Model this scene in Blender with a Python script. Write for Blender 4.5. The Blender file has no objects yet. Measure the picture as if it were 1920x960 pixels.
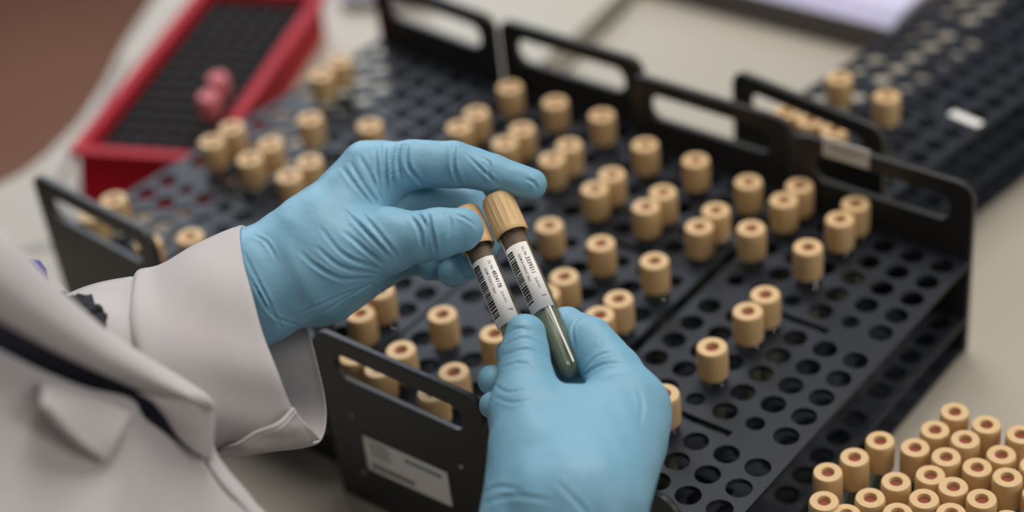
import bpy, bmesh, math, random
import numpy as np
from mathutils import Vector, Matrix
random.seed(4); rng = np.random.default_rng(4)
# ------------------------------------------------------------------ units: 1 u = 19 mm (one hole pitch); z=0 at the perforated deck, table 3.7 u below
U = 0.019
TZ = -3.7
def W(p):
    p = np.asarray(p, float)
    return (p - np.array([0, 0, TZ])) * U
# ------------------------------------------------------------------ camera
CAM = np.array([25.4352, -42.1701, 35.0797]); YAW, PIT, ROL, FPX = -0.73243, 0.62905, -0.12105, 3500.0
_cy, _sy, _cp, _sp = math.cos(YAW), math.sin(YAW), math.cos(PIT), math.sin(PIT)
DV = np.array([_sy*_cp, _cy*_cp, -_sp]); _r = np.array([_cy, -_sy, 0]); _u = np.cross(_r, DV)
RV = _r*math.cos(ROL) + _u*math.sin(ROL); UV = -_r*math.sin(ROL) + _u*math.cos(ROL)
sc = bpy.context.scene; COL = sc.collection
cd = bpy.data.cameras.new('camera'); cam = bpy.data.objects.new('camera', cd); COL.objects.link(cam)
M4 = Matrix.Identity(4)
for i in range(3):
    M4[i][0] = RV[i]; M4[i][1] = UV[i]; M4[i][2] = -DV[i]; M4[i][3] = W(CAM)[i]
cam.matrix_world = M4
cd.sensor_width = 36; cd.lens = FPX/1920*36; cd.clip_start = .02
cd.dof.use_dof = True; cd.dof.focus_distance = 48.4*U; cd.dof.aperture_fstop = 2.5
sc.camera = cam
def at(x, y, dep):            # a point at the given distance along the viewing axis (u)
    return CAM + (DV + RV*(x-960)/FPX - UV*(y-480)/FPX)*dep
# ------------------------------------------------------------------ world, lights, exposure
wd = bpy.data.worlds.new('room_light'); sc.world = wd; wd.use_nodes = True
bg = wd.node_tree.nodes['Background']; bg.inputs[0].default_value = (.62, .66, .74, 1); bg.inputs[1].default_value = .05
def area(name, loc, target, sx, sy, power, color):
    l = bpy.data.lights.new(name, 'AREA'); l.shape = 'RECTANGLE'; l.size = sx*U; l.size_y = sy*U; l.energy = power; l.color = color
    o = bpy.data.objects.new(name, l); COL.objects.link(o); o.location = W(loc)
    d = Vector(W(target)) - Vector(W(loc)); o.rotation_euler = d.to_track_quat('-Z', 'Y').to_euler(); return o
area('window_light', (-86, 46, 50), (-8, -6, 0), 70, 60, 21.0, (.80, .89, 1.0))
area('ceiling_light', (-8, 22, 88), (-3, -4, 0), 60, 50, 26.5, (1.0, .95, .89))
area('front_fill_light', (34, -62, 84), (-2, -14, 0), 50, 36, 5.0, (1.0, .93, .85))  # fill lamp added to brighten the near bench and plate label
for _k in range(3):                       # three narrow strips added on the right to put highlights on the glass
    area('highlight_strip_light', (74+_k*-4.5, 6+_k*9, 36), (0, -13, 6), 1.3, 56, 2.2, (1.0, .97, .94))
sc.view_settings.view_transform = 'Standard'; sc.view_settings.look = 'None'; sc.view_settings.gamma = 1
sc.view_settings.use_curve_mapping = False; sc.view_settings.exposure = 0.0
# ------------------------------------------------------------------ materials
def mat(name, col, rough=.5, noise=0, nscale=40, bump=0, bscale=200, metal=0, spec=.5, trans=0, ior=1.45, emit=None, sheen=0, stretch=None, sss=0):
    m = bpy.data.materials.new(name); m.use_nodes = True; nt = m.node_tree; b = nt.nodes['Principled BSDF']
    b.inputs['Base Color'].default_value = (*col, 1); b.inputs['Roughness'].default_value = rough
    b.inputs['Metallic'].default_value = metal; b.inputs['Specular IOR Level'].default_value = spec
    b.inputs['Transmission Weight'].default_value = trans; b.inputs['IOR'].default_value = ior
    if sheen: b.inputs['Sheen Weight'].default_value = sheen
    if sss: b.inputs['Subsurface Weight'].default_value = sss; b.inputs['Subsurface Scale'].default_value = .004
    tc = nt.nodes.new('ShaderNodeTexCoord'); src = tc.outputs['Object']
    if stretch:
        mp = nt.nodes.new('ShaderNodeMapping'); mp.inputs['Scale'].default_value = stretch; nt.links.new(src, mp.inputs[0]); src = mp.outputs[0]
    if noise:
        n = nt.nodes.new('ShaderNodeTexNoise'); n.inputs['Scale'].default_value = nscale; n.inputs['Detail'].default_value = 4
        r = nt.nodes.new('ShaderNodeMix'); r.data_type = 'RGBA'
        r.inputs[6].default_value = (*[c*(1-noise) for c in col], 1); r.inputs[7].default_value = (*[min(1, c*(1+noise)) for c in col], 1)
        nt.links.new(src, n.inputs['Vector']); nt.links.new(n.outputs[0], r.inputs[0]); nt.links.new(r.outputs[2], b.inputs['Base Color'])
    if bump:
        n = nt.nodes.new('ShaderNodeTexNoise'); n.inputs['Scale'].default_value = bscale; n.inputs['Detail'].default_value = 5
        bp = nt.nodes.new('ShaderNodeBump'); bp.inputs['Strength'].default_value = bump; bp.inputs['Distance'].default_value = .001
        nt.links.new(src, n.inputs['Vector']); nt.links.new(n.outputs[0], bp.inputs['Height']); nt.links.new(bp.outputs[0], b.inputs['Normal'])
    return m
M = dict(
    rack=mat('rack_plastic', (.018, .021, .028), .45, .15, 30, .15, 400, spec=.27),
    rackend=mat('rack_end_plastic', (.028, .028, .028), .42, .15, 30, .15, 500),
    rivet=mat('rivet_metal', (.30, .28, .26), .4, metal=.6),
    cap=mat('tan_cap_plastic', (.67, .45, .225), .5, .06, 60),
    stopper=mat('red_rubber_stopper', (.25, .045, .02), .6),
    inside=mat('dried_residue', (.16, .06, .035), .5), film=mat('thin_brown_film', (.44, .31, .25), .35, trans=.25, ior=1.2),
    glass=mat('clear_glass', (.97, .98, .97), .02, trans=1, ior=1.45),
    serum=mat('pale_sample_liquid', (.30, .33, .24), .12, trans=.3, ior=1.34),
    gel=mat('brownish_gel', (.40, .32, .24), .4, trans=.3),
    label=mat('white_label_paper', (.86, .84, .81), .55, .03, 120),
    ink=mat('black_ink', (.02, .02, .025), .5), greyink=mat('grey_ink', (.22, .22, .24), .6), blueink=mat('blue_grey_ink', (.24, .34, .38), .6),
    glove=mat('blue_nitrile', (.195, .41, .555), .5, .05, 45, .22, 240, sss=.1),
    coat=mat('white_coat_cotton', (.50, .465, .465), .85, .05, 25, .12, 1400, sheen=.15),
    seam=mat('coat_stitching', (.74, .70, .69), .8, bump=.6, bscale=900),
    shirt=mat('navy_shirt_fabric', (.006, .006, .016), .9),
    knit=mat('black_knit', (.012, .013, .018), .85, bump=.8, bscale=700),
    skin=mat('skin', (.55, .33, .24), .5),
    table=mat('bench_laminate', (.43, .39, .325), .5, .03, 6),
    joint=mat('bench_joint', (.33, .32, .31), .7),
    floor=mat('brown_floor', (.33, .155, .10), .5, .25, 1.2),
    bin=mat('red_bin_plastic', (.42, .006, .018), .5, .08, 20, spec=.15),
    foam=mat('dark_foam', (.028, .024, .025), .85, .2, 60, .4, 400, spec=.2),
    pink=mat('pink_cap_plastic', (.62, .15, .17), .45),
    cable=mat('grey_cable', (.42, .42, .41), .5), dark=mat('dark_rubber', (.03, .03, .03), .5),
    pen=mat('blue_pen_plastic', (.02, .02, .30), .25), beige=mat('beige_plastic', (.45, .42, .35), .5, .04, 12),
    greybox=mat('grey_cardboard', (.22, .21, .22), .6, .1, 12), papers=mat('lavender_white_paper', (.62, .60, .78), .7),
    shadeside=mat('shaded_stack_side', (.10, .09, .09), .6), tray=mat('dark_tray_plastic', (.045, .042, .042), .45),
)
def thin_glass(m):                        # clear thin-walled glass: transparent with a fresnel gloss
    nt = m.node_tree; N = nt.nodes; out = N['Material Output']
    t = N.new('ShaderNodeBsdfTransparent'); t.inputs[0].default_value = (.93, .95, .93, 1); g = N.new('ShaderNodeBsdfGlossy'); g.inputs['Roughness'].default_value = .04
    lw = N.new('ShaderNodeLayerWeight'); lw.inputs[0].default_value = .5; pw = N.new('ShaderNodeMath'); pw.operation = 'POWER'; pw.inputs[1].default_value = 4; nt.links.new(lw.outputs['Facing'], pw.inputs[0])
    fr = N.new('ShaderNodeMath'); fr.operation = 'MULTIPLY_ADD'; fr.inputs[1].default_value = .6; fr.inputs[2].default_value = .045; nt.links.new(pw.outputs[0], fr.inputs[0]); mx = N.new('ShaderNodeMixShader')
    nt.links.new(fr.outputs[0], mx.inputs[0]); nt.links.new(t.outputs[0], mx.inputs[1]); nt.links.new(g.outputs[0], mx.inputs[2]); nt.links.new(mx.outputs[0], out.inputs[0])
thin_glass(M['glass'])
# ------------------------------------------------------------------ builders
def link(name, me, m=None, parent=None, loc=None):
    o = bpy.data.objects.new(name, me); COL.objects.link(o)
    if m is not None and me is not None and not me.materials: me.materials.append(m)
    if parent is not None: o.parent = parent
    if loc is not None: o.location = loc
    return o
def meshdata(name, v, f, smooth=False):
    me = bpy.data.meshes.new(name); me.from_pydata([tuple(map(float, p)) for p in v], [], [tuple(map(int, q)) for q in f]); me.update()
    if smooth: me.polygons.foreach_set('use_smooth', [True]*len(me.polygons)); me.update()
    return me
def wmesh(name, v, f, m, parent=None, smooth=False):      # verts given in scene u; root transforms respected
    v = W(np.asarray(v, float))
    if parent is not None: v = v - np.array(parent.location)
    return link(name, meshdata(name, v, f, smooth), m, parent)
def lmesh(name, v, f, m, parent, smooth=False):            # verts given in the thing's own frame (u)
    return link(name, meshdata(name, np.asarray(v, float)*U, f, smooth), m, parent)
def empty(name, loc, rz=0):
    o = bpy.data.objects.new(name, None); COL.objects.link(o); o.empty_display_size = .01; o.location = W(loc); o.rotation_euler = (0, 0, rz); return o
def tag(o, label=None, cat=None, group=None, kind=None):
    if label: o['label'] = label
    if cat: o['category'] = cat
    if group: o['group'] = group
    if kind: o['kind'] = kind
    return o
def box(x0, x1, y0, y1, z0, z1):
    v = [(x, y, z) for z in (z0, z1) for x, y in ((x0, y0), (x1, y0), (x1, y1), (x0, y1))]
    return v, [(3, 2, 1, 0), (4, 5, 6, 7), (0, 1, 5, 4), (1, 2, 6, 5), (2, 3, 7, 6), (3, 0, 4, 7)]
def prism(poly, z0, z1):
    n = len(poly); v = [(x, y, z0) for x, y in poly] + [(x, y, z1) for x, y in poly]
    return v, [tuple(range(n))[::-1], tuple(range(n, 2*n))] + [(i, (i+1) % n, n+(i+1) % n, n+i) for i in range(n)]
def join(*parts):
    V, F = [], []
    for v, f in parts:
        k = len(V); V += list(v); F += [tuple(i+k for i in q) for q in f]
    return V, F
def lathe(prof, n=32, ribs=None):                          # profile (r, z) list bottom to top; closed caps where r == 0
    V, F = [], []
    for r, z in prof:
        for i in range(n):
            rr = r
            if ribs and ribs[0] < z < ribs[1]: rr = r*(1 + (.022 if (i % ribs[2]) < ribs[3] else 0))
            a = 2*math.pi*i/n; V.append((rr*math.cos(a), rr*math.sin(a), z))
    for k in range(len(prof)-1):
        for i in range(n):
            j = (i+1) % n; F.append((k*n+i, k*n+j, (k+1)*n+j, (k+1)*n+i))
    return V, F
def sweep(pts, r, n=10, closed_ends=True):
    pts = [np.asarray(p, float) for p in pts]; V, F = [], []; rr = r if hasattr(r, '__len__') else [r]*len(pts)
    for k, p in enumerate(pts):
        t = pts[min(k+1, len(pts)-1)] - pts[max(k-1, 0)]; t /= np.linalg.norm(t)+1e-9
        a = np.cross(t, (0, 0, 1) if abs(t[2]) < .9 else (1, 0, 0)); a /= np.linalg.norm(a); b = np.cross(t, a)
        for i in range(n):
            w = 2*math.pi*i/n; V.append(p + rr[k]*(a*math.cos(w) + b*math.sin(w)))
    for k in range(len(pts)-1):
        for i in range(n):
            j = (i+1) % n; F.append((k*n+i, (k+1)*n+i, (k+1)*n+j, k*n+j))
    F.append(tuple(range(n))); F.append(tuple(range((len(pts)-1)*n, len(pts)*n))[::-1])
    return V, F
def crom(P, n):                                            # Catmull-Rom resample of a point list
    P = np.asarray(P, float); Q = np.vstack([2*P[:1]-P[1:2], P, 2*P[-1:]-P[-2:-1]]); out = []
    for i in range(len(P)-1):
        p0, p1, p2, p3 = Q[i:i+4]
        for t in np.linspace(0, 1, n, endpoint=False):
            out.append(.5*((2*p1) + (p2-p0)*t + (2*p0-5*p1+4*p2-p3)*t*t + (3*p1-p0-3*p2+p3)*t**3))
    out.append(P[-1]); return np.array(out)
def eval_mesh(o):
    dg = bpy.context.evaluated_depsgraph_get(); me = bpy.data.meshes.new_from_object(o.evaluated_get(dg))
    return me
def outline_solid(name, loops, th, bevel=0.0):             # closed 2-D loops (u) -> solid plate mesh in XY, thickness th about z=0
    cu = bpy.data.curves.new(name, 'CURVE'); cu.dimensions = '2D'; cu.fill_mode = 'BOTH'; cu.extrude = (th/2-bevel)*U; cu.bevel_depth = bevel*U; cu.bevel_resolution = 1; cu.offset = -bevel*U
    for L in loops:
        s = cu.splines.new('POLY'); s.points.add(len(L)-1); s.use_cyclic_u = True
        for i, (x, y) in enumerate(L): s.points[i].co = (x*U, y*U, 0, 1)
    o = bpy.data.objects.new('tmp', cu); COL.objects.link(o); me = eval_mesh(o); bpy.data.objects.remove(o); me.name = name; return me
def text_mesh(body, size):                                 # returns verts (N,3) in u, faces
    cu = bpy.data.curves.new('t', 'FONT'); cu.body = body; cu.size = size; cu.offset = size*.012
    o = bpy.data.objects.new('tmp', cu); COL.objects.link(o); me = eval_mesh(o); bpy.data.objects.remove(o)
    bm = bmesh.new(); bm.from_mesh(me); bmesh.ops.triangulate(bm, faces=bm.faces); bmesh.ops.subdivide_edges(bm, edges=[e for e in bm.edges if e.calc_length() > .035], cuts=3); bmesh.ops.triangulate(bm, faces=bm.faces); bm.to_mesh(me); bm.free()
    v = np.array([x.co[:] for x in me.vertices]) if len(me.vertices) else np.zeros((0, 3)); f = [tuple(p.vertices) for p in me.polygons]; bpy.data.meshes.remove(me); return v, f
def rrect(x0, x1, y0, y1, rads, n=7):                      # radii order: bl, br, tr, tl
    P = []
    for (cx, cy, a0), r in zip(((x0, y0, 180), (x1, y0, 270), (x1, y1, 0), (x0, y1, 90)), rads):
        ox = cx + (r if cx == x0 else -r); oy = cy + (r if cy == y0 else -r)
        for k in range(n): 
            a = math.radians(a0 + 90*k/(n-1)); P.append((ox + r*math.cos(a), oy + r*math.sin(a)))
    return P
# ------------------------------------------------------------------ structure: floor, bench
FZ = TZ - 38
v, f = box(-160, 120, -120, 160, FZ-1, FZ); tag(wmesh('floor', v, f, M['floor']), 'brown floor below the bench edge', kind='structure')
bench = empty('lab_bench', (0, 0, FZ)); tag(bench, 'off-white laminate lab bench carrying the black tube racks', 'bench')
edge = [(-46, 26), (-40, 12), (-36.4, 4.6), (-34.5, 1.0), (-32.8, -1.6), (-31.4, -4.3), (-30.7, -6.6), (-30.5, -8), (-30.7, -9.2), (-30.5, -12), (-29, -16), (-24, -22), (-14, -30), (-2, -35), (60, -35), (60, 70), (-46, 70)]
v, f = prism(edge, TZ-1.3, TZ); wmesh('bench_top', v, f, M['table'], bench)
for x, y in ((-28, 60), (50, 60), (50, -28)):
    v, f = box(x-1.5, x+1.5, y-1.5, y+1.5, FZ, TZ-1.3); wmesh('leg', v, f, M['table'], bench)
v, f = prism([(-27.6, -13.7), (-25.6, -11.1), (-23.5, -9.6), (-23.6, -9.3), (-25.9, -10.8), (-27.9, -13.5)], TZ, TZ+.04); wmesh('joint_strip', v, f, M['joint'], bench)
# ------------------------------------------------------------------ racks
PY, GP = .9517, .529
def rowy(r): return -(r*PY + (r//5)*GP)
MID = (rowy(0)+rowy(14))/2
def perf_mesh(name, th=.16, nrow=15, holes=True):          # perforated deck, local frame centred
    n = 24; bm = bmesh.new(); cache = {}
    def vt(x, y):
        k = (round(x, 4), round(y, 4))
        if k not in cache: cache[k] = bm.verts.new((x, y, 0))
        return cache[k]
    xs = [-.62] + [c-.5+i/6 for c in range(6) for i in range(6)] + [5.5, 5.62]
    def strip(xa, ya):
        for i in range(len(xa)-1):
            for j in range(len(ya)-1): yield xa[i], xa[i+1], ya[j], ya[j+1]
    for r in range(15):
        yc = rowy(r); ys = [yc - PY/2 + PY*i/6 for i in range(7)]
        for a in ((-.62, -.5), (5.5, 5.62)):
            for q in strip(a, ys): bm.faces.new([vt(q[0], q[2]), vt(q[1], q[2]), vt(q[1], q[3]), vt(q[0], q[3])])
        for c in range(6):
            rad = .285 if (r % 5 == 4 and c % 2 == 0) else .37
            sq = []
            for s in range(4):
                for i in range(6):
                    t = -.5 + i/6
                    sq.append([(t, -.5), (.5, t), (-t, .5), (-.5, -t)][s])
            ci = []
            for i in range(24):
                a = math.radians(-135 + 15*i); ci.append(bm.verts.new((c+rad*math.cos(a), yc+rad*math.sin(a), 0)))
            so = [vt(c+p[0], yc+p[1]*PY) for p in sq]
            for i in range(24): j = (i+1) % 24; bm.faces.new([so[i], so[j], ci[j], ci[i]])
    for g in range(2):
        ya = rowy(5*g+4)-PY/2; yb = rowy(5*g+5)+PY/2; ys = [yb, yb+.14, ya-.14, ya]
        for q in strip(xs, ys):
            if q[0] > 1.2 and q[1] < 3.8 and abs(q[2]-ys[1]) < 1e-4: continue
            bm.faces.new([vt(q[0], q[2]), vt(q[1], q[2]), vt(q[1], q[3]), vt(q[0], q[3])])
    for a, b in ((rowy(0)+PY/2, .66), (rowy(14)-.66, rowy(14)-PY/2)):
        for q in strip(xs, (a, b)): bm.faces.new([vt(q[0], q[2]), vt(q[1], q[2]), vt(q[1], q[3]), vt(q[0], q[3])])
    bmesh.ops.recalc_face_normals(bm, faces=bm.faces)
    g = bmesh.ops.extrude_face_region(bm, geom=list(bm.faces))
    for e in g['geom']:
        if isinstance(e, bmesh.types.BMVert): e.co.z -= th
    bmesh.ops.recalc_face_normals(bm, faces=bm.faces)
    for v_ in bm.verts: v_.co = Vector(((v_.co.x-2.5)*U, (v_.co.y-MID)*U, v_.co.z*U))
    me = bpy.data.meshes.new(name); bm.to_mesh(me); bm.free(); me.materials.append(M['rack']); return me
DECK = perf_mesh('perforated_deck')
ETOP = 2.72
ENDP = outline_solid('end_plate', [rrect(-3.12, 3.12, TZ+.02, ETOP, (.12, .12, .55, .55)), rrect(-2.35, 2.35, 1.2, 2.12, (.4, .4, .4, .4))[::-1]], .22, .035)
ENDP.materials.append(M['rackend'])
rv, rf = lathe([(0, .07), (.07, .07), (.10, .03), (.10, 0)], 12); RIV = meshdata('rivet', np.array(rv)*U, rf, True); RIV.materials.append(M['rivet'])
v, f = box(-3.05, 3.05, MID-.6-(-0), -MID+.6, -.16, 0)
v = [(-3.05, MID-.62, -.16), (3.05, MID-.62, -.16), (3.05, -MID+.62, -.16), (-3.05, -MID+.62, -.16), (-3.05, MID-.62, 0), (3.05, MID-.62, 0), (3.05, -MID+.62, 0), (-3.05, -MID+.62, 0)]
BASE = meshdata('base_plate', np.array(v)*U, f); BASE.materials.append(M['rack'])
HALF = -MID + .75
def rack(cx, cy, rz, label):
    t = empty('tube_rack', (cx, cy, TZ), rz); tag(t, label, 'tube rack', 'black perforated tube racks')
    link('top_deck', DECK, None, t, (0, 0, -TZ*U)); link('middle_deck', DECK, None, t, (0, 0, (-2.24-TZ)*U)); link('base_plate', BASE, None, t, (0, 0, .22*U))
    for s in (-1, 1):
        e = link('end_plate', ENDP, None, t, (0, s*HALF*U, -TZ*U)); e.rotation_euler = (math.pi/2, 0, 0)
        for x in (-2.05, 2.05):
            for z in (-.12, -2.36):
                r = link('rivet', RIV, None, e, (x*U, z*U, -s*.10*U)); r.rotation_euler = (0 if s < 0 else math.pi, 0, 0)
    return t
RK = {'D': (2.5, MID, 0), 'C': (-6.6+2.5, .48+MID, math.pi), 'B': (-12.95+2.5, 1.3+MID, 0)}
aA = math.radians(-3.8); ca, sa = math.cos(-aA), math.sin(-aA)
RK['A'] = (-19.38+2.5*ca+MID*sa, 1.6-2.5*sa+MID*ca, aA+math.pi)
RK['F'] = (-.13, 10.47, math.radians(-8.2))
NAMES = {'D': 'rack nearest the right edge', 'C': 'second rack from the right', 'B': 'third rack from the right', 'A': 'leftmost rack by the red bin', 'F': 'far rack at upper right'}
RT = {k: rack(*RK[k], {'D': 'rightmost near tube rack with many empty holes, beside the tube cluster',
  'C': 'second tube rack from right, paper label on its near end plate',
  'B': 'third tube rack from right, mostly behind the left glove',
  'A': 'leftmost tube rack, between the red bin and the white sleeve',
  'F': 'far tube rack at the upper right beside the paper stack'}[k]) for k in RK}
def holepos(k, c, r):
    cx, cy, a = RK[k]
    if k in 'CA': a -= math.pi
    lx, ly = c-2.5, rowy(r)-MID
    return cx + lx*math.cos(a) - ly*math.sin(a), cy + lx*math.sin(a) + ly*math.cos(a)
def plate_label(name, parent, pts, m, items):             # thin paper on an upright/flat face; pts: 4 corners in scene u (tl, tr, br, bl)
    tl, tr, br, bl = [np.array(p, float) for p in pts]; n = np.cross(tr-tl, bl-tl); n = -n/np.linalg.norm(n); n = n if n@(CAM-tl) > 0 else -n
    V = [p for p in (tl, tr, br, bl)] + [p+n*.03 for p in (tl, tr, br, bl)]
    inv = parent.matrix_basis.inverted()
    V = [inv @ Vector(W(p)) for p in V]
    o = link(name, meshdata(name, V, [(0, 1, 2, 3), (7, 6, 5, 4), (0, 4, 5, 1), (1, 5, 6, 2), (2, 6, 7, 3), (3, 7, 4, 0)]), m, parent)
    for nm, (u0, u1, v0, v1), mm in items:
        q = [tl+(tr-tl)*a+(bl-tl)*b+(br-bl-tr+tl)*a*b+n*.035 for a, b in ((u0, v0), (u1, v0), (u1, v1), (u0, v1))]
        q = q + [p+n*.006 for p in q]; q = [inv @ Vector(W(p)) for p in q]
        link(nm, meshdata(nm, q, [(0, 1, 2, 3), (7, 6, 5, 4), (0, 4, 5, 1), (1, 5, 6, 2), (2, 6, 7, 3), (3, 7, 4, 0)]), mm, o)
    return o
bpy.context.view_layer.update()
yC = .48+2*MID-.75-.13
lines = [('print_line', (.50, .93, .13, .24), M['blueink']), ('print_line', (.06, .58, .74, .88), M['greyink'])]
for k in range(4): lines.append(('print_line', (.08, .30+.03*(k % 2), .10+.11*k, .14+.11*k), M['blueink']))
plate_label('paper_label', RT['C'], [(-5.85, yC, -.72), (-2.62, yC, -.62), (-2.62, yC, -1.93), (-5.85, yC, -2.03)], M['label'], lines)
yD = .75-.13
plate_label('paper_label', RT['D'], [(.5, yD, 2.90), (2.12, yD, 2.90), (2.12, yD, 2.24), (.5, yD, 2.24)], M['label'], [('print_line', (.1, .9, .3, .36), M['greyink']), ('print_line', (.1, .7, .55, .6), M['greyink'])])
plate_label('paper_label', RT['F'], [(1.30, 8.02, .01), (2.50, 7.80, .01), (2.44, 7.46, .01), (1.24, 7.68, .01)], M['label'], [])
# ------------------------------------------------------------------ sample tubes
CR = .445
def cap_profile(cr, h):
    return [(cr*.80, 0), (cr*.97, 0), (cr, .05), (cr, .1), (cr, h*.3), (cr, h*.85), (cr, h*.93), (cr*.94, h-.01), (cr*.47, h), (cr*.43, h-.03), (cr*.41, h-.15), (0, h-.15)]
def shared_tube(cr, tr, length, caph, n=48):
    v, f = lathe(cap_profile(cr, caph), n, ribs=(.12, caph*.9, 2, 1)); c = meshdata('cap', (np.array(v)+[0, 0, length-caph])*U, f, True); c.materials.append(M['cap'])
    try: c.set_sharp_from_angle(angle=math.radians(35))
    except Exception: pass
    v, f = lathe([(cr*.40, 0), (cr*.37, .03), (0, .035)], 20); s = meshdata('stopper', (np.array(v)+[0, 0, length-.15])*U, f); s.materials.append(M['stopper'])
    zt = length-caph*.5
    prof = [(0.001, 0), (tr*.5, .06), (tr*.87, .2), (tr, .42), (tr, zt), (tr*.86, zt), (tr*.86, .45), (tr*.75, .26), (tr*.4, .12), (0.001, .1)]
    v, f = lathe(prof, 24); g = meshdata('glass_tube', np.array(v)*U, f, True); g.materials.append(M['glass'])
    v, f = lathe([(.001, .13), (tr*.4, .15), (tr*.74, .28), (tr*.82, .46), (tr*.82, length*.55), (.001, length*.55)], 20); l = meshdata('sample', np.array(v)*U, f, True); l.materials.append(M['serum'])
    return c, s, g, l
TL = 4.75
TUBE = shared_tube(CR, .345, TL, 1.0); TUBE_S = shared_tube(.40, .33, 3.1, .95)
ORD = ['first', 'second', 'third', 'fourth', 'fifth', 'sixth', 'seventh', 'eighth', 'ninth', 'tenth', 'eleventh', 'twelfth', 'thirteenth', 'fourteenth', 'fifteenth']
def tube(x, y, top, label, group, parts=TUBE, length=TL, tilt=(0, 0), name='sample_tube'):
    t = empty(name, (x, y, top-length)); t.rotation_euler = (tilt[0], tilt[1], random.random()*.3); tag(t, label, 'test tube', group)
    for nm, me in zip(('cap', 'stopper', 'glass_tube', 'sample'), parts):
        o = link(nm, me, None, t)
        if nm == 'stopper': o['label'] = 'dark red rubber centre of the cap'
    return t
CAPS = {
 'D': [(2,6,1.26),(2,5,1.24),(2,8,1.26),(2,3,1.42),(0,3,1.40),(0,1,1.3),(0,0,1.28),(2,1,1.28),(2,0,1.28),(2,10,1.3)],
 'C': [(5,1,1.16),(5,4,1.18),(5,3,1.22),(3,4,1.24),(3,3,1.22),(1,4,1.24),(1,3,1.24),(5,6,1.42),(3,6,1.34),(1,6,1.3),(5,8,1.24),(5,9,1.28),(3,8,1.3),(3,9,1.3),(3,1,1.34),(1,1,1.3),
       (1,11,1.34),(3,11,1.44),(3,13,1.36),(3,14,1.28),(1,13,1.32),(1,14,1.3),(5,14,1.28),(0,14,1.34)],
 'B': [(5,13,1.16),(5,12,1.4),(5,4,1.14),(5,3,1.16),(5,1,1.28),(3,1,1.2),(1,1,1.22),(3,4,1.14),(3,3,1.16),(1,3,1.2),(1,4,1.16)],
 'A': [(5,5,1.2),(3,6,1.3),(1,4,1.2),(1,3,1.3),(5,9,1.24),(5,8,1.3),(3,9,1.2),(3,8,1.28),(1,9,1.2),(1,8,1.26),(5,13,1.36),(1,13,1.26),(1,14,1.2),(4,14,1.26)],
 'F': [(1,11,1.2),(3,11,1.2),(1,14,1.25),(3,14,1.3),(2,14,1.3)]}
SH = {'D': 'rightmost near rack', 'C': 'second rack from right', 'B': 'third rack from right', 'A': 'leftmost rack', 'F': 'far upper-right rack'}
for k, L in CAPS.items():
    for c, r, z in L:
        x, y = holepos(k, c, r)
        tube(x, y, z, 'tan-capped tube, %s, %s row from far end, %s hole from left' % (SH[k], ORD[r], ORD[c]), 'tan-capped tubes standing in the %s' % SH[k])
# loose cluster of tubes at the lower right in a low tray
BUN = [(7.12,-7.66),(6.88,-8.65),(6.58,-9.56),(7.05,-10.57),(8.0,-9.79),(7.75,-10.62),(8.24,-8.82),(8.03,-7.36),(8.16,-6.46),(8.29,-5.55),(9.28,-5.62),(10.25,-5.52),(9.07,-6.46),(8.94,-7.32),(8.90,-8.13),(10.11,-6.40),(9.80,-7.20),(9.62,-8.23),(9.21,-9.08),(8.90,-9.94),(10.69,-7.24),(10.48,-8.31),(10.04,-9.16),(11.05,-6.35),(11.57,-7.29),(11.37,-8.59)]
tr_ = empty('tube_tray', (9, -8, TZ)); tag(tr_, 'low dark tray holding the cluster of tan-capped tubes at lower right', 'tray')
poly = [(5.9, -10.2), (7.6, -5.1), (12.8, -4.7), (13.5, -12.5), (6.6, -12.5)]
v, f = prism(poly, TZ, TZ+.35); wmesh('tray_floor', v, f, M['tray'], tr_)
for i in range(5):
    a, b = np.array(poly[i]), np.array(poly[(i+1) % 5]); d = (b-a)/np.linalg.norm(b-a); n = np.array([-d[1], d[0]])*.12
    v, f = prism([tuple(a-n), tuple(b-n), tuple(b+n), tuple(a+n)], TZ, TZ+.9); wmesh('tray_wall', v, f, M['tray'], tr_)
def busp(i):
    x, y = BUN[i]; row = sum(1 for q in BUN if q[1] > y+.01); return x, y
bord = sorted(range(len(BUN)), key=lambda i: at and ((np.array([*BUN[i], -.3])-CAM)@RV)/((np.array([*BUN[i], -.3])-CAM)@DV))
for rank, i in enumerate(bord):
    x, y = BUN[i]
    lab = 'tan-capped tube in the lower-right cluster, %s' % ({0: 'leftmost of all'}.get(rank) or ('rightmost of all' if rank == len(bord)-1 else '%s from its left side' % (ORD[rank] if rank < 15 else ['sixteenth', 'seventeenth', 'eighteenth', 'nineteenth', 'twentieth', 'twenty-first', 'twenty-second', 'twenty-third', 'twenty-fourth', 'twenty-fifth'][rank-15])))
    tube(x, y, -.25+.06*math.sin(i*7), lab, 'tan-capped tubes clustered at the lower right', TUBE_S, 3.1, (0, 0))
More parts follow.
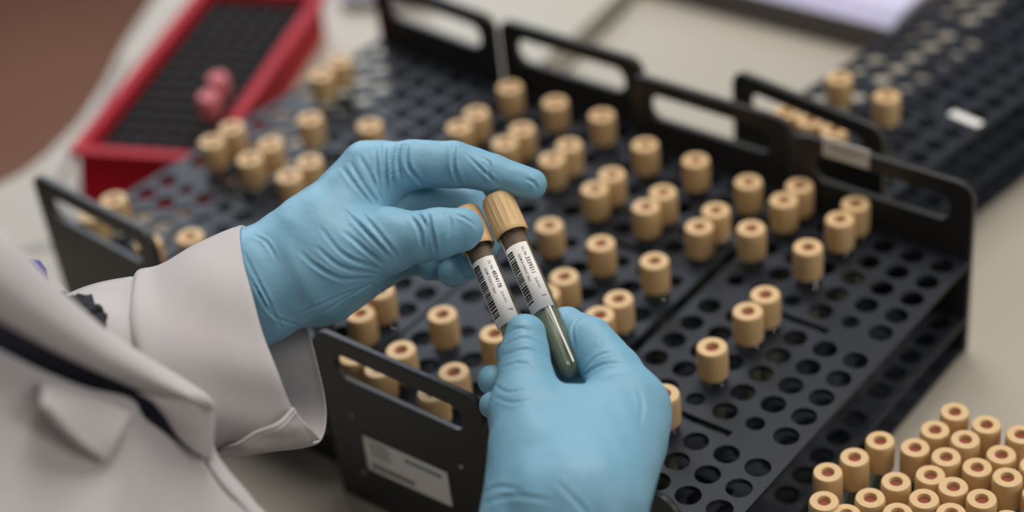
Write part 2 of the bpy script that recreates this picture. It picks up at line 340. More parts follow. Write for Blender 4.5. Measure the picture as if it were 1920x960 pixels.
# ------------------------------------------------------------------ the two held tubes
def held_tube(top, bot, label, lines, name='held_tube'):
    top, bot = np.array(top), np.array(bot); L = np.linalg.norm(top-bot); z = (top-bot)/L
    x = CAM-(top+bot)/2; x -= z*(x@z); x /= np.linalg.norm(x); y = np.cross(z, x)
    t = empty(name, bot); t.matrix_basis = Matrix(((x[0], y[0], z[0], W(bot)[0]), (x[1], y[1], z[1], W(bot)[1]), (x[2], y[2], z[2], W(bot)[2]), (0, 0, 0, 1)))
    tag(t, label, 'test tube')
    ch = 1.18; cr = .45; tr = .355
    n = 120; V, F = [], []
    prof = [(tr*1.04, .02), (cr*.95, 0), (cr, .04), (cr*.995, .12), (cr*.97, .26), (cr*.96, ch*.55), (cr*.955, ch*.84), (cr*.95, ch*.93), (cr*.88, ch), (cr*.45, ch), (cr*.40, ch-.05), (cr*.38, ch-.2), (0.001, ch-.2)]
    for r, zz in prof:
        for i in range(n):
            a = 2*math.pi*i/n; rr = r
            if .2 < zz < ch*.9: rr += .013*(abs(math.sin(a*9)) > .93) - .004*(i % 2)
            V.append((rr*math.cos(a), rr*math.sin(a), zz + L-ch))
    for k in range(len(prof)-1):
        for i in range(n): j = (i+1) % n; F.append((k*n+i, k*n+j, (k+1)*n+j, (k+1)*n+i))
    c = lmesh('cap', V, F, M['cap'], t, True)
    try: c.data.set_sharp_from_angle(angle=math.radians(40))
    except Exception: pass
    v, f = lathe([(cr*.37, L-.19), (.001, L-.19)], 24); o = lmesh('stopper', v, f, M['stopper'], t); o['label'] = 'dark red rubber centre of the cap'
    v, f = lathe([(.001, L-ch-.11), (tr*.6, L-ch-.1), (tr*.84, L-ch+.05), (tr*.84, L-.4), (.001, L-.4)], 32); o = lmesh('inner_plug', v, f, M['inside'], t, True); o['label'] = 'dark brown inner end of the stopper'
    zt = L-.5
    v, f = lathe([(.001, 0), (tr*.5, .06), (tr*.87, .2), (tr, .42), (tr, zt), (tr*.9, zt), (tr*.9, .44), (tr*.78, .24), (tr*.42, .11), (.001, .07)], 64); lmesh('glass_tube', v, f, M['glass'], t, True)
    v, f = lathe([(.001, .10), (tr*.4, .14), (tr*.75, .26), (tr*.87, .46), (tr*.87, L*.46), (.001, L*.46)], 48); lmesh('sample', v, f, M['serum'], t, True)
    v, f = lathe([(tr*.84, L*.63), (tr*.85, L-ch-.02), (tr*.80, L-ch-.02), (tr*.79, L*.63)], 48); f = f + [(3*48+i, 3*48+(i+1) % 48, (i+1) % 48, i) for i in range(48)]; o = lmesh('residue_film', v, f, M['film'], t, True); o['label'] = 'thin brownish film inside the glass'
    v, f = lathe([(.001, L*.465), (tr*.87, L*.465), (tr*.87, L*.62), (.001, L*.62)], 48); lmesh('gel', v, f, M['gel'], t, True)
    R = tr+.008
    def wrap(vs, s0, off, lift=0):                         # (along, up) -> around the glass
        out = []
        for p in vs: a = (p[1]+off)/R; out.append(((R+lift)*math.cos(a), (R+lift)*math.sin(a), L-s0-p[0]))
        return out
    s0, s1 = 1.60, 3.55
    def patch(a0, a1, z0, z1, lift, n=20):
        V = []; F = []
        for i in range(n+1):
            a = math.radians(a0+(a1-a0)*i/n)
            for rr in (R+lift, R+lift+.006):
                for s in (z0, z1): V.append((rr*math.cos(a), rr*math.sin(a), L-s))
        for i in range(n):
            b = 4*i; F += [(b, b+4, b+5, b+1), (b+2, b+3, b+7, b+6), (b, b+2, b+6, b+4), (b+1, b+5, b+7, b+3)]
        F += [(0, 1, 3, 2), (4*n, 4*n+2, 4*n+3, 4*n+1)]
        return V, F
    v, f = patch(-88, 47, s0, s1, 0); lb = lmesh('paper_label', v, f, M['label'], t, True)
    v, f = patch(20, 28, s1, L-.35, 0, 4); lmesh('label_strip', v, f, M['label'], t)
    v, f = patch(-88, -70, s0-.38, s0, 0, 4); lmesh('label_tab', v, f, M['label'], t)
    parts = []; s = .14
    while s < 1.66:                                        # bar code: bars across the tube, stacked along it
        w = random.choice((.03, .045, .06)); a = patch(-66, -28, s0+s, s0+s+w, .008, 6); parts.append(a); s += w + random.choice((.02, .03, .045))
    v, f = join(*parts); lmesh('barcode', v, f, M['ink'], lb)
    for k, (txt, size, a0, st, mm) in enumerate(lines):
        tv, tf = text_mesh(txt, size); tv = tv[:, :2]
        if k == 1 or True:
            dens = wrap([(p[0], p[1]) for p in tv], s0+st, math.radians(a0)*R, .011); lmesh('printed_text', dens, tf, mm, lb)
    return t
T1, B1 = at(931, 371, 49.5), at(1078, 712, 47.3)
sh = at(869, 397, 49.6) - at(931, 371, 49.5)
held_tube(T1, B1, 'tan-capped glass tube held between both gloves, front one numbered 3339211', [('LL Nr.', .11, 13, .14, M['greyink']), ('3339211', .15, 12, .44, M['ink']), ('(Lok.Nr):', .09, 14, 1.08, M['greyink']), ('1', .17, 13, 1.58, M['ink']), ('GOM A GWU:C 26ml', .09, -12, .3, M['greyink'])])
held_tube(T1+sh, B1+sh+.1*(T1-B1)*0, 'tan-capped glass tube behind the left thumb, numbered 4834178, left of the other held tube', [('LL Nr.', .11, 13, .14, M['greyink']), ('4834178', .15, 12, .44, M['ink']), ('(Lok.Nr):', .09, 14, 1.08, M['greyink']), ('7', .17, 13, 1.58, M['ink']), ('GOM TOUL:C 26ml', .09, -12, .3, M['greyink'])])
# ------------------------------------------------------------------ the person: implicit body / gloves meshed by surface nets
def cone(P, a, b, ra, rb_):
    ab = b-a; h = np.clip(((P-a)@ab)/(ab@ab), 0, 1); q = P - a - h[..., None]*ab
    return np.sqrt((q*q).sum(-1)) - (ra+(rb_-ra)*h)
def smin(a, b, k):
    h = np.clip(.5+.5*(b-a)/k, 0, 1); return b*(1-h)+a*h - k*h*(1-h)
def nets(fn, lo, hi, vox, post=None):
    lo = np.array(lo, float); n = np.ceil((np.array(hi)-lo)/vox).astype(int)+1
    D = np.empty(n, np.float32); gx, gy, gz = [lo[i]+vox*np.arange(n[i]) for i in range(3)]
    for i0 in range(0, n[0], 8):
        X = np.stack(np.meshgrid(gx[i0:i0+8], gy, gz, indexing='ij'), -1); D[i0:i0+8] = fn(X)
    if post is not None:
        m = np.abs(D) < vox*3.5; idx = np.argwhere(m); P = lo + idx*vox; D[m] += post(P).astype(np.float32)
    S = D < 0; c = np.zeros([k-1 for k in n], int)
    for a in (0, 1):
        for b in (0, 1):
            for d in (0, 1): c += S[a:n[0]-1+a, b:n[1]-1+b, d:n[2]-1+d]
    act = (c > 0) & (c < 8); ids = -np.ones(act.shape, int); A = np.argwhere(act); ids[act] = np.arange(len(A))
    acc = np.zeros((len(A), 3)); cnt = np.zeros(len(A)); cs = [(a, b, d) for a in (0, 1) for b in (0, 1) for d in (0, 1)]
    for i in range(8):
        for j in range(i+1, 8):
            if sum(abs(np.subtract(cs[i], cs[j]))) != 1: continue
            p, q = A+cs[i], A+cs[j]; dp, dq = D[tuple(p.T)], D[tuple(q.T)]; k = (dp < 0) != (dq < 0)
            t = (dp[k]/(dp[k]-dq[k]))[:, None]; acc[k] += p[k]+t*(q[k]-p[k]); cnt[k] += 1
    V = lo + vox*acc/cnt[:, None]; F = []
    for ax in range(3):
        o1, o2 = [(1, 2), (2, 0), (0, 1)][ax]; sl0 = [slice(None)]*3; sl1 = [slice(None)]*3; sl0[ax] = slice(0, -1); sl1[ax] = slice(1, None)
        s0, s1 = S[tuple(sl0)], S[tuple(sl1)]; E = np.argwhere(s0 != s1); E = E[(E[:, o1] > 0) & (E[:, o2] > 0) & (E[:, o1] < n[o1]-1) & (E[:, o2] < n[o2]-1)]
        e1 = np.zeros(3, int); e1[o1] = 1; e2 = np.zeros(3, int); e2[o2] = 1
        q = np.stack([ids[tuple((E-e1-e2).T)], ids[tuple((E-e2).T)], ids[tuple(E.T)], ids[tuple((E-e1).T)]], 1)
        fl = ~s0[tuple(E.T)]; q[fl] = q[fl][:, ::-1]; q = q[(q >= 0).all(1)]; F.append(q)
    return V, np.vstack(F)
def relax(V, F, it=2, lam=.5):
    e = np.vstack([F[:, [0, 1]], F[:, [1, 2]], F[:, [2, 3]], F[:, [3, 0]]])
    for _ in range(it):
        s = np.zeros_like(V); c = np.zeros(len(V)); np.add.at(s, e[:, 0], V[e[:, 1]]); np.add.at(s, e[:, 1], V[e[:, 0]]); np.add.at(c, e[:, 0], 1); np.add.at(c, e[:, 1], 1)
        V = V + lam*(s/np.maximum(c, 1)[:, None]-V)
    return V
def fastmesh(name, V, F, m, parent):
    V = W(V) - np.array(parent.location); me = bpy.data.meshes.new(name); n = len(F)
    me.vertices.add(len(V)); me.vertices.foreach_set('co', V.astype(np.float32).ravel()); me.loops.add(4*n); me.loops.foreach_set('vertex_index', F.astype(np.int32).ravel())
    me.polygons.add(n); me.polygons.foreach_set('loop_start', np.arange(0, 4*n, 4, dtype=np.int32)); me.polygons.foreach_set('loop_total', np.full(n, 4, np.int32)); me.polygons.foreach_set('use_smooth', np.ones(n, bool))
    me.update(calc_edges=True); me.validate(); return link(name, me, m, parent)
def J(x, y, d, r): p = at(x, y, d); return (*p, r*d/FPX)
class Hand:
    def __init__(s, palm, fingers, kp=.45, kf=.10, kj=.32, joints=()):
        s.palm = [(np.array(J(*a)), np.array(J(*b))) for a, b in palm]; s.f = [[np.array(J(*q)) for q in f] for f in fingers]; s.kp, s.kf, s.kj = kp, kf, kj; s.infl = 0
    def __call__(s, P):
        d = None
        for a, b in s.palm:
            c = cone(P, a[:3], b[:3], a[3], b[3]); d = c if d is None else smin(d, c, s.kp)
        fs = []
        for f in s.f:
            q = None
            for a, b in zip(f, f[1:]):
                c = cone(P, a[:3], b[:3], a[3], b[3]); q = c if q is None else smin(q, c, s.kf)
            fs.append(q)
        out = d
        for q in fs: out = np.minimum(out, smin(d, q, s.kj))
        return out - s.infl
    def bounds(s, pad=.3):
        A = np.array([q for p in s.palm for q in p]+[q for f in s.f for q in f]); return (A[:, :3]-A[:, 3:]).min(0)-pad, (A[:, :3]+A[:, 3:]).max(0)+pad
def trace(fn, x, y):
    t = 40.
    dirv = (DV + RV*(x-960)/FPX - UV*(y-480)/FPX)
    for _ in range(80):
        d = float(fn((CAM+dirv*t)[None, :])[0])
        if abs(d) < .004: break
        t += d*.8/np.linalg.norm(dirv)
        if t > 56: return None
    return CAM+dirv*t
def crease_post(fn, lines):
    L_ = []
    for amp, wdt, pl in lines:
        pl = crom([(*q, 0) for q in pl], 5)[:, :2]; pts = [trace(fn, *q) for q in pl]
        ok = [(a, b, (i+.5)/(len(pts)-1)) for i, (a, b) in enumerate(zip(pts, pts[1:])) if a is not None and b is not None and np.linalg.norm(a-b) < .6]
        if ok: L_.append((amp, wdt, ok))
    def post(P):
        g = np.zeros(len(P))
        for amp, w, ok in L_:
            A = np.array([q[0] for q in ok]+[q[1] for q in ok]); near = ((P > A.min(0)-5*w) & (P < A.max(0)+5*w)).all(1)
            if not near.any(): continue
            Q = P[near]; best = np.full(len(Q), 9.); tt = np.zeros(len(Q))
            for a, b, t in ok:
                ab = b-a; h = np.clip(((Q-a)@ab)/(ab@ab+1e-9), 0, 1); d = np.sqrt(((Q-a-h[:, None]*ab)**2).sum(1)); m = d < best; best[m] = d[m]; tt[m] = t+(h[m]-.5)/len(ok)
            am = amp*np.sin(np.pi*np.clip(tt, 0, 1))**.7
            g[near] += am*(np.exp(-(best/w)**2) - .35*np.exp(-((best-2.1*w)/w)**2))
        g = np.clip(g, -.08, .14)
        s = .010*np.sin(P[:, 0]*5.1+P[:, 2]*3+1.5*np.sin(P[:, 1]*3.7)) + .008*np.sin(P[:, 1]*7+P[:, 0]*4+2*np.sin(P[:, 2]*4))
        return g + s
    return post
# left hand (enters from the left, pinching the caps)
LH = Hand(
 [((330, 615, 48.6, 102), (400, 582, 49, 100)), ((400, 582, 49, 100), (480, 538, 49, 102)), ((480, 538, 49, 102), (600, 468, 49.3, 104)), ((600, 468, 49.4, 104), (695, 332, 49.9, 64)),
  ((590, 510, 48.9, 88), (725, 452, 48.5, 58)), ((600, 520, 49.9, 92), (710, 465, 50.8, 72)), ((690, 400, 50.6, 66), (715, 450, 50.9, 66))],
 [[(695, 330, 49.9, 62), (770, 308, 49.7, 46), (850, 308, 49.6, 43), (925, 325, 49.5, 36), (996, 345, 49.4, 29)],
  [(715, 375, 50.5, 52), (795, 368, 50.9, 42), (872, 382, 51.0, 38), (912, 440, 50.7, 34), (886, 492, 50.0, 31)],
  [(715, 425, 50.9, 50), (800, 430, 51.5, 42), (868, 458, 51.5, 36), (872, 495, 50.7, 33), (846, 512, 50.0, 27)],
  [(730, 462, 51.0, 50), (790, 482, 51.3, 36), (822, 495, 50.9, 30), (806, 500, 50.4, 26)],
  [(730, 450, 48.5, 57), (780, 445, 48.3, 49), (820, 438, 48.2, 48), (866, 430, 48.2, 41)]])
lcr = [(.07, .045, p) for p in ([(640, 387), (690, 440), (737, 487)], [(640, 430), (680, 465), (722, 498)], [(600, 425), (645, 478), (715, 505)], [(590, 460), (640, 500), (712, 515)], [(585, 492), (640, 522), (708, 520)],
  [(672, 392), (712, 440), (748, 485)], [(600, 590), (655, 555), (718, 522)], [(560, 590), (615, 565), (690, 535)], [(560, 470), (600, 505), (650, 530)],
  [(768, 402), (786, 432), (792, 465)], [(778, 395), (800, 425), (806, 470)], [(835, 395), (845, 420), (840, 445)], [(655, 300), (684, 350), (712, 385)], [(640, 312), (668, 350), (700, 388)], [(672, 288), (700, 340), (716, 375)])] + \
 [(.12, .045, p) for p in ([(802, 398), (808, 430), (818, 478)], [(720, 268), (722, 320), (726, 385)], [(764, 264), (764, 310), (792, 347)], [(852, 266), (850, 310), (862, 348)])] + \
 [(.08, .035, p) for p in ([(742, 266), (733, 310), (740, 360)], [(752, 266), (746, 300), (752, 340)], [(900, 292), (918, 306), (916, 328), (940, 350)], [(870, 285), (905, 320), (925, 340)], [(985, 335), (1000, 342), (1008, 355)], [(703, 270), (706, 320), (714, 360)],
  [(455, 470), (500, 560), (530, 620)], [(470, 520), (510, 590), (560, 610)], [(475, 440), (500, 455), (520, 490)], [(690, 530), (720, 545), (745, 530)], [(850, 400), (872, 410), (895, 425)])]
# right hand (seen from its thumb side, holding the lower end)
RH = Hand(
 [((1058, 1100, 43.6, 118), (1072, 960, 44.0, 116)), ((1072, 960, 44.1, 110), (1172, 775, 46.3, 82)), ((1040, 950, 44.3, 108), (992, 775, 46.2, 74)), ((1078, 870, 45.2, 100), (1082, 800, 46.0, 78)),
  ((955, 1020, 44.1, 68), (1000, 850, 45.4, 78)), ((1110, 930, 44.2, 108), (1160, 830, 45.9, 88)), ((1090, 900, 45.0, 100), (1080, 850, 46.0, 82))],
 [[(1186, 768, 46.4, 68), (1150, 700, 47.1, 55), (1108, 640, 47.8, 45), (1062, 615, 48.8, 38), (1022, 612, 49.3, 32)],
  [(1180, 790, 47.1, 60), (1080, 690, 48.9, 44), (1000, 662, 49.2, 36), (956, 664, 48.6, 27)],
  [(1160, 815, 46.7, 56), (1040, 740, 49.1, 42), (970, 715, 49.1, 34), (924, 713, 48.5, 29)],
  [(1120, 830, 46.4, 52), (1020, 785, 47.9, 37), (955, 762, 48.3, 30), (922, 760, 48.1, 24)],
  [(990, 775, 46.2, 70), (986, 715, 46.7, 55), (982, 665, 47.1, 47), (985, 626, 47.3, 39)]])
rcr = [(.055, .04, p) for p in ([(942, 648), (985, 634), (1024, 650)], [(940, 668), (985, 655), (1022, 668)], [(950, 628), (972, 616), (1000, 622)], [(938, 690), (975, 680), (1000, 688)], [(960, 700), (1000, 690), (1030, 712)],
  [(1082, 712), (1130, 684), (1185, 680)], [(1090, 700), (1120, 668), (1168, 655)], [(1110, 725), (1160, 705), (1215, 712)], [(1112, 655), (1128, 640), (1136, 622)], [(925, 720), (950, 735), (990, 730)], [(928, 745), (960, 755), (1000, 748)])] + \
 [(.08, .045, p) for p in ([(1090, 588), (1074, 615), (1078, 652)],)] + [(.05, .05, p) for p in ([(900, 948), (960, 930), (1040, 940)], [(905, 925), (940, 912), (985, 925)], [(1040, 900), (1090, 950), (1110, 985)], [(1195, 720), (1205, 760), (1200, 800)])]
per = empty('person', at(60, 1100, 40)); per.location.z = 0; tag(per, 'person in white lab coat and blue gloves holding two tubes over racks', 'person')
for nm, H, cr, lb in (('glove', LH, lcr, 'blue nitrile glove pinching the two tube caps'), ('glove', RH, rcr, 'blue nitrile glove holding the lower ends of the tubes')):
    lo, hi = H.bounds()
    V, F = nets(H, lo, hi, .043, crease_post(H, cr)); V = relax(V, F, 1, .4)
    o = fastmesh(nm, V, F, M['glove'], per); o['label'] = lb
# body inside the clothes: torso and both arms as one surface, hands inside the gloves
class Body:
    infl = 0
    def __call__(s, P):
        d = None
        seq = [((400, 582, 49, 70), (480, 540, 49, 75)), ((480, 540, 49, 75), (640, 460, 49.4, 70)), ((400, 582, 49, 70), (-60, 790, 47, 95)), ((-60, 790, 47, 95), (-420, 1050, 42, 130)), ((-420, 1050, 42, 150), (-300, 1350, 38.5, 200)),
               ((-300, 1350, 38.5, 260), (60, 1500, 39.5, 270)), ((-250, 1700, 39, 300), (200, 1800, 41, 300)), ((350, 1650, 37, 130), (820, 1500, 39, 95)), ((820, 1500, 39, 95), (1060, 1050, 43.9, 70)), ((1060, 1050, 43.9, 70), (1085, 890, 45.0, 72)), ((60, 1500, 39, 200), (350, 1650, 38, 150))]
        for a, b in seq:
            a, b = np.array(J(*a)), np.array(J(*b)); c = cone(P, a[:3], b[:3], a[3], b[3]); d = c if d is None else smin(d, c, .6)
        s.A = seq; return d
bd = Body(); bd(np.zeros((1, 3))); A = np.array([J(*q) for p in bd.A for q in p])
V, F = nets(bd, (A[:, :3]-A[:, 3:]).min(0)-.5, (A[:, :3]+A[:, 3:]).max(0)+.5, .16); o = fastmesh('body', V, F, M['skin'], per)
SEG = [((60, 738, 47.6, 88), (-60, 790, 47, 95))] + bd.A[3:9] + bd.A[10:]
def shell(P):
    d = None
    for a, b in SEG:
        a, b = np.array(J(*a)), np.array(J(*b)); c = cone(P, a[:3], b[:3], a[3], b[3]); d = c if d is None else smin(d, c, .6)
    return np.maximum(d - .35, 3.2 - np.sqrt(((P-np.array(J(400, 582, 49, 1))[:3])**2).sum(-1)))
Vc, Fc = nets(shell, (A[:, :3]-A[:, 3:]).min(0)-.8, (A[:, :3]+A[:, 3:]).max(0)+.8, .18)
# coat: lofted cloth sheets with thickness
def sheet(name, rows, m, nu=8, nv=6, th=.09, closed=False, fold=.05, freq=2.0, label=None, parent=None):
    R = [crom([at(*q) for q in r], nu) for r in rows]; R = np.array(R); G = np.array([crom(R[:, j], nv) for j in range(R.shape[1])])   # (u, v, 3)
    nu_, nv_ = G.shape[:2]; du = np.gradient(G, axis=0); dv = np.gradient(G, axis=1); N = np.cross(du, dv); N /= np.linalg.norm(N, axis=2)[..., None]+1e-9
    if (N*(CAM-G)).sum() < 0: N = -N
    w = fold*(np.sin(G[..., 0]*freq+G[..., 2]*freq*.7+1.3*np.sin(G[..., 1]*freq*.6)) + .5*np.sin(G[..., 2]*freq*2.1+G[..., 1]*freq*1.3))
    if closed: w[0] = w[-1]
    G = G + N*w[..., None]; V = list(G.reshape(-1, 3)) + list((G-N*th).reshape(-1, 3)); n = nu_*nv_; F = []
    idx = lambda i, j: i*nv_+j
    for i in range(nu_-1):
        for j in range(nv_-1):
            q = (idx(i, j), idx(i+1, j), idx(i+1, j+1), idx(i, j+1)); F.append(q); F.append(tuple(n+k for k in q[::-1]))
    for j in range(nv_-1):
        for i in (0, nu_-1): F.append((idx(i, j), idx(i, j+1), n+idx(i, j+1), n+idx(i, j)))
    for i in range(nu_-1):
        for j in (0, nv_-1): F.append((idx(i, j), idx(i+1, j), n+idx(i+1, j), n+idx(i, j)))
    o = wmesh(name, V, F, m, parent or per, True); bm = bmesh.new(); bm.from_mesh(o.data); bmesh.ops.recalc_face_normals(bm, faces=bm.faces); bm.to_mesh(o.data); bm.free()
    if label: o['label'] = label
    return o, G
coat = empty('lab_coat', (0, 0, 0)); coat.parent = per; coat.location = (0, 0, 0)
def under(o, par):
    o.parent = par; return o
under(fastmesh('coat_body', Vc, Fc, M['coat'], per), coat)
def sleeve(rings, name='sleeve', **k):
    rows = []
    for T, B, bn, bf, dT, dB, dh in rings:
        r = []
        for i in range(25):
            a = 2*math.pi*i/24; c, s_ = math.cos(a), math.sin(a); cx = (T[0]+B[0])/2+(T[0]-B[0])/2*c; cy = (T[1]+B[1])/2+(T[1]-B[1])/2*c; off = bn*s_ if s_ > 0 else bf*(-s_)
            dd = (dT+dB)/2+(dT-dB)/2*c - dh*s_; r.append((cx+off, cy, dd))
        rows.append(r)
    return sheet(name, rows, M['coat'], nu=3, nv=10, closed=True, **k)
sl, G1 = sleeve([((455, 432), (586, 823), -26, 56, 48.9, 47.3, 2.1), ((447, 434), (572, 828), -30, 50, 48.9, 47.3, 2.2), ((420, 443), (530, 836), -32, 30, 48.9, 47.3, 2.3), ((370, 466), (450, 850), -30, 20, 48.8, 47.3, 2.4), ((300, 497), (380, 850), -25, 20, 48.5, 47, 2.4),
   ((262, 507), (328, 852), -23, 20, 48.2, 46.8, 2.45), ((250, 520), (312, 844), -14, 12, 48, 46.8, 2.15), ((235, 524), (296, 842), -14, 12, 48, 46.7, 2.15), ((160, 548), (230, 850), -20, 20, 47.5, 46.4, 2.5), ((40, 605), (90, 880), -10, 10, 46.6, 45.6, 2.6), ((-120, 690), (-60, 960), 0, 0, 45.5, 44.5, 2.8)], fold=.085, freq=1.7)
under(sl, coat); sl['label'] = 'loose left sleeve with folded-back cuff'
def on_sleeve(i, frac): return G1[i, min(int(frac*(G1.shape[1]-1)), G1.shape[1]-1)]
# folded cuff band hanging below the wrist and stitched seams
cf, Gc = sheet('cuff_fold', [[(405, 856, 46.2), (450, 830, 45.7), (500, 806, 45.5), (528, 790, 45.6), (552, 765, 45.9)], [(412, 857, 46.6), (455, 848, 46.1), (515, 828, 46.0), (550, 812, 46.1), (572, 792, 46.4)], [(420, 855, 47.2), (465, 852, 46.9), (530, 839, 46.8), (570, 831, 46.9), (600, 824, 47.2)]], M['coat'], nu=8, nv=8, fold=.03, freq=4)
under(cf, coat)
v, f = sweep([q+(CAM-q)*.0003 for q in Gc[:, 2]], .018, 6); under(wmesh('hem_stitching', v, f, M['seam'], per, True), coat)
v, f = sweep([G1[k, 46]+(CAM-G1[k, 46])*.0008 for k in range(2, 34)], .018, 6); under(wmesh('seam', v, f, M['seam'], per, True), coat)
# right sleeve below the frame
sr, _ = sleeve([((905, 1010), (1215, 1040), 0, 0, 43.8, 43.8, 2.0), ((880, 1080), (1210, 1120), 0, 0, 43.2, 43.2, 2.2), ((760, 1300), (1110, 1420), 0, 0, 41, 41, 2.4), ((620, 1450), (900, 1640), 0, 0, 39, 39, 2.5)], name='sleeve'); under(sr, coat); sr['label'] = 'right sleeve just below the glove'
# front edge rolled open
T = [(-80, 375, 37.5), (0, 434, 38.3), (60, 492, 39), (130, 558, 40), (200, 618, 41), (290, 675, 42), (350, 712, 42.6), (385, 738, 43.0), (400, 756, 43.2)]
B = [(-80, 560, 37.2), (0, 602, 38), (60, 634, 38.8), (130, 672, 39.8), (200, 708, 40.8), (262, 735, 41.7), (300, 746, 42.1), (345, 756, 42.5), (399, 770, 43.0)]
def mixr(t, dd, sx=0, sy=0): return [(a[0]*(1-t)+b[0]*t+sx, a[1]*(1-t)+b[1]*t+sy, a[2]*(1-t)+b[2]*t+dd) for a, b in zip(T, B)]
o, _ = sheet('rolled_lapel', [mixr(.15, 1.6, 0, 14), mixr(.02, .9), mixr(0, .35), mixr(.22, -.35), mixr(.55, -.55), mixr(.85, -.2), mixr(1, .25), mixr(.9, .9)], M['coat'], nu=7, nv=6, fold=.03, freq=1.2, th=.12); under(o, coat); o['label'] = 'rolled-open front edge of the coat'
o, _ = sheet('lapel_turnback', [[(258, 737, 41.9), (325, 747, 42.2), (370, 752, 42.4), (402, 762, 42.9)], [(284, 752, 42.1), (335, 785, 42.4), (374, 795, 42.6), (404, 800, 43.0)], [(310, 785, 42.6), (336, 822, 42.8), (366, 850, 43.0), (397, 866, 43.2)]], M['coat'], nu=7, nv=7, fold=.015, th=.1); under(o, coat)
o, _ = sheet('shirt', [[(-80, 500, 40.5), (60, 590, 41.5), (200, 670, 43), (330, 745, 44.6), (372, 790, 45)], [(-80, 640, 40.2), (60, 690, 41.2), (200, 760, 42.6), (330, 840, 44.2), (380, 880, 44.6)]], M['shirt'], nu=6, nv=6, fold=.02); o['label'] = 'dark navy shirt showing between the coat edges'
T2 = [(-80, 612, 38.6), (0, 660, 39.3), (80, 704, 40.1), (160, 736, 41.1), (240, 753, 41.9), (268, 788, 42.2), (322, 825, 43.0), (395, 880, 43.6), (450, 925, 43.8), (500, 972, 43.9), (560, 1050, 44)]
def low(k, dd, sx=-.6): return [(x + sx*k*.3, y+k, d+dd) for x, y, d in T2]
o, _ = sheet('front_panel', [low(6, .5), low(0, 0), low(25, -.25), low(90, -.7), low(180, -1.4), low(300, -2.6), low(460, -4.2)], M['coat'], nu=7, nv=6, fold=.07, freq=.9, th=.12); under(o, coat); o['label'] = 'lower front panel of the coat'
o, _ = sheet('facing_strip', [[(392, 800, 43.7), (405, 845, 43.8), (432, 885, 43.9), (470, 930, 44.0), (512, 990, 44.1)], [(385, 850, 43.4), (396, 878, 43.4), (425, 915, 43.4), (462, 955, 43.5), (500, 1010, 43.6)], [(380, 880, 43.8), (392, 900, 43.9), (415, 935, 44), (450, 980, 44), (480, 1030, 44)]], M['coat'], nu=6, nv=5, fold=.02); under(o, coat)
o, _ = sheet('collar_flap', [[(80, 715, 39.6), (130, 728, 40.1), (190, 750, 40.7), (248, 776, 41.2)], [(84, 735, 39.0), (130, 762, 39.6), (180, 795, 40.3), (226, 820, 40.8)], [(88, 756, 38.4), (125, 798, 39.1), (165, 840, 39.9), (200, 868, 40.6)]], M['coat'], nu=8, nv=8, fold=.03, th=.14); under(o, coat); o['label'] = 'pointed collar flap standing off the coat'
# black knitted strap between sleeve and coat
strap = []
for i in range(26):
    x = 118+72*(i/25)+random.uniform(-3, 3); y = 552+.62*(x-118)+random.uniform(-16, 12); dz_ = 46.2-.028*(y-548); a, b = at(x, y, dz_+random.uniform(-.1, .2)), at(x+random.uniform(-12, 12), y+random.uniform(8, 16), dz_-.25)
    strap.append(sweep([a, (a+b)/2+rng.normal(0, .05, 3), b], [.09, .11, .08], 7))
v, f = join(*strap); wmesh('knitted_strap', v, f, M['knit'], per, True)
strap = sheet('strap_band', [[(105, 556, 46.0), (140, 552, 46.0), (172, 549, 46.0)], [(125, 580, 45.1), (158, 592, 44.9), (184, 588, 45.0)], [(150, 612, 44.5), (182, 618, 44.4), (196, 612, 44.5)]], M['knit'], nu=5, nv=5, fold=.03, freq=8)
# ------------------------------------------------------------------ red bin with dark foam insert
rb = empty('red_bin', (-26.5, -1, TZ)); tag(rb, 'red plastic bin holding a dark foam tube insert, behind the leftmost rack', 'bin')
RZ = -1.6
NL, NR = np.array([-27.0, -7.75]), np.array([-21.9, -5.6]); ax = (NR-NL); W_ = np.linalg.norm(ax); ax = ax/W_; ay = np.array([-ax[1], ax[0]]); LEN = 12.8
def bp(u, v_): p = NL + ax*u + ay*v_; return float(p[0]), float(p[1])
def ring(ins, z):
    if ins < -.3: return [(*bp(.05, ins), z), (*bp(W_-.05, ins), z), (*bp(W_-.2, LEN-.2), z), (*bp(.2, LEN-.2), z)]
    return [(*bp(ins, ins), z), (*bp(W_-ins, ins), z), (*bp(W_-ins, LEN-ins), z), (*bp(ins, LEN-ins), z)]
lv = [(-.55, TZ), (-.5, TZ+.12), (.10, RZ-.25), (-.18, RZ-.25), (-.18, RZ), (.30, RZ), (.42, RZ-.6), (.55, TZ+.15)]
V = []; F = []
for ins, z in lv: V += ring(ins, z)
for k in range(len(lv)-1):
    for i in range(4): j = (i+1) % 4; F.append((4*k+i, 4*k+j, 4*k+4+j, 4*k+4+i))
F += [(3, 2, 1, 0), tuple(4*(len(lv)-1)+i for i in range(4))]
wmesh('bin_shell', V, F, M['bin'], rb)
fb = bmesh.new(); cols, rows = 6, 15; fw, fl = W_-.9, LEN-1.0; cw, cl = fw/cols, fl/rows
cache = {}
def fv(x, y):
    k = (round(x, 3), round(y, 3))
    if k not in cache: cache[k] = fb.verts.new((x, y, 0))
    return cache[k]
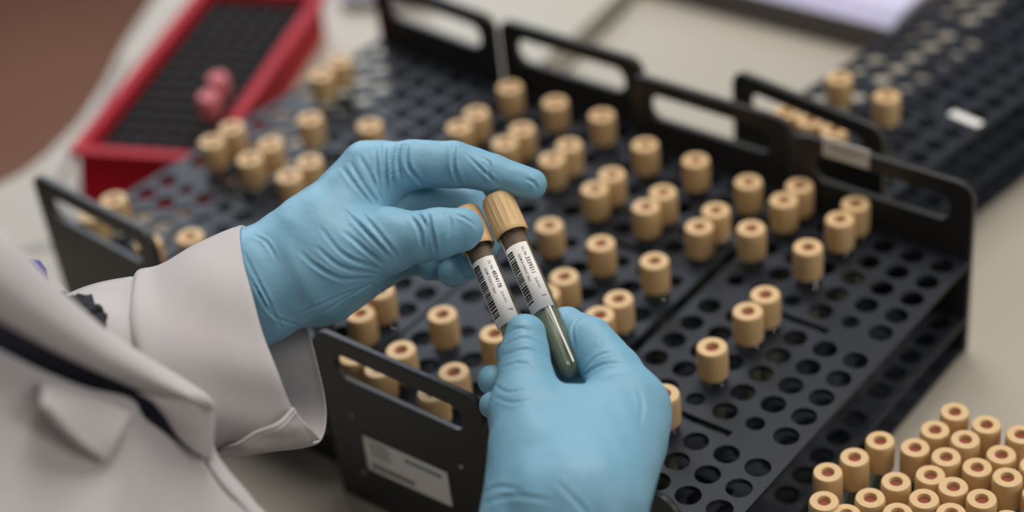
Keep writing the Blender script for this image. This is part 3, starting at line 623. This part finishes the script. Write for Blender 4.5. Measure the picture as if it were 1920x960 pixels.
for c in range(cols):
    for r in range(rows):
        x0, y0 = c*cw, r*cl; sq = []
        for s in range(4):
            for i in range(4): t = i/4; sq.append([(t, 0), (1, t), (1-t, 1), (0, 1-t)][s])
        so = [fv(x0+p[0]*cw, y0+p[1]*cl) for p in sq]; ci = []; cb = []
        for i in range(16):
            a = math.radians(-135+22.5*i); p = (x0+cw/2+.30*math.cos(a), y0+cl/2+.30*math.sin(a)); ci.append(fb.verts.new((*p, 0))); cb.append(fb.verts.new((*p, -1.0)))
        for i in range(16): j = (i+1) % 16; fb.faces.new([so[i], so[j], ci[j], ci[i]]); fb.faces.new([ci[i], ci[j], cb[j], cb[i]])
        fb.faces.new(cb)
x1, y1 = fw, fl
fbm = bpy.data.meshes.new('foam_insert')
bmesh.ops.recalc_face_normals(fb, faces=fb.faces)
for q in fb.verts:
    p = bp(.45+q.co.x, .5+q.co.y); q.co = Vector(W((p[0], p[1], RZ-.42+q.co.z))) - rb.location
fb.to_mesh(fbm); fb.free(); link('foam_insert', fbm, M['foam'], rb)
for i, (x, y) in enumerate(((-23.0, -4.1), (-23.65, -2.95))):
    t = empty('pink_capped_tube', (x, y, RZ-1.4)); tag(t, ['pink-capped clear tube in the red bin, the nearer of the pair', 'pink-capped clear tube in the red bin, the farther of the pair'][i], 'test tube', 'pink-capped tubes in the red bin')
    v, f = lathe([(.27, 2.15), (.40, 2.15), (.41, 2.3), (.41, 2.9), (.36, 3.0), (.12, 3.0), (.1, 2.9), (.001, 2.9)], 24); lmesh('cap', v, f, M['pink'], t, True)
    v, f = lathe([(.001, 0), (.25, .15), (.3, .4), (.3, 2.4), (.26, 2.4), (.26, .4), (.001, .1)], 24); lmesh('glass_tube', v, f, M['glass'], t, True)
# ------------------------------------------------------------------ cables, papers and boxes on the bench
pts = crom([(-33.5, .2, TZ+.12), (-31.6, -2.7, TZ+.12), (-30.5, -4.6, TZ+.12), (-29.5, -6.3, TZ+.12), (-28.6, -7.9, TZ+.12), (-27.6, -8.7, TZ+.12), (-26.2, -9.2, TZ+.12), (-24.8, -9.4, TZ+.12)], 8)
v, f = sweep(pts, .12, 10); tag(wmesh('cable', v, f, M['cable'], None, True), 'light grey cable curling on the bench left of the red bin', 'cable')
pts = crom([(-18.2, 18.5, TZ+.1), (-17.2, 15.4, TZ+.1), (-16.95, 14.1, TZ+.1), (-16.7, 12.6, TZ+.1), (-16.4, 10.4, TZ+.1), (-16.1, 8.6, TZ+.1), (-15.9, 6.8, TZ+.1), (-15.7, 5.0, TZ+.1)], 8)
v, f = sweep(pts, .10, 8); tag(wmesh('dark_cable', v, f, M['dark'], None, True), 'thin dark cable on the bench behind the rack handles', 'cable')
v, f = prism([(-20.9, 5.2), (-16.55, 5.4), (-16.75, 10.0), (-17.2, 14.5), (-18.4, 20), (-27, 16)], TZ, TZ+.7)
tag(wmesh('beige_box', v, f, M['beige']), 'low beige plastic box lying behind the rack handles, left of the dark cable', 'box')
v, f = prism([(-27.9, 8.0), (-24.0, 10.2), (-28.4, 18.0), (-32.3, 15.8)], TZ, TZ+.5)
tag(wmesh('grey_box', v, f, M['greybox']), 'low grey box at the top edge, left of the beige box', 'box')
pb = empty('paper_stack', (-8, 20, TZ)); tag(pb, 'stack of lavender-white sheets with shade coloured into its dark side, beside the far rack', 'paper stack')
v, f = prism([(-17.5, 15.35), (-5.2, 15.6), (-5.2, 34), (-17.5, 34)], TZ, TZ+1.25); wmesh('shaded_side', v, f, M['shadeside'], pb)  # lower part of the stack, its side's shade put into the dark colour
for k in range(7):
    z = TZ+1.25+.045*k; e = .05*random.uniform(-1, 1)
    v, f = prism([(-17.3+e, 15.5+.16*k), (-5.3+e, 15.72+.16*k), (-5.3+e, 33.8), (-17.3+e, 33.8)], z, z+.035); wmesh('sheet', v, f, M['papers'], pb)
# blue pen clipped to the coat
pen = empty('blue_pen', at(62, 510, 46)); tag(pen, 'blue pen tip showing above the coat edge at the left', 'pen')
v, f = sweep([at(47, 500, 46), at(52, 499, 46), at(60, 503, 46), (at(66, 512, 46)), at(84, 572, 46.2), at(108, 640, 46.2)], [.08, .2, .27, .29, .27, .24], 16); wmesh('pen_cap', v, f, M['pen'], pen, True)
v, f = sweep([at(64, 494, 45.8), at(76, 506, 45.7), at(84, 518, 45.7), at(88, 535, 45.7)], [.05, .045, .04, .04], 8); wmesh('clip', v, f, M['pen'], pen, True)
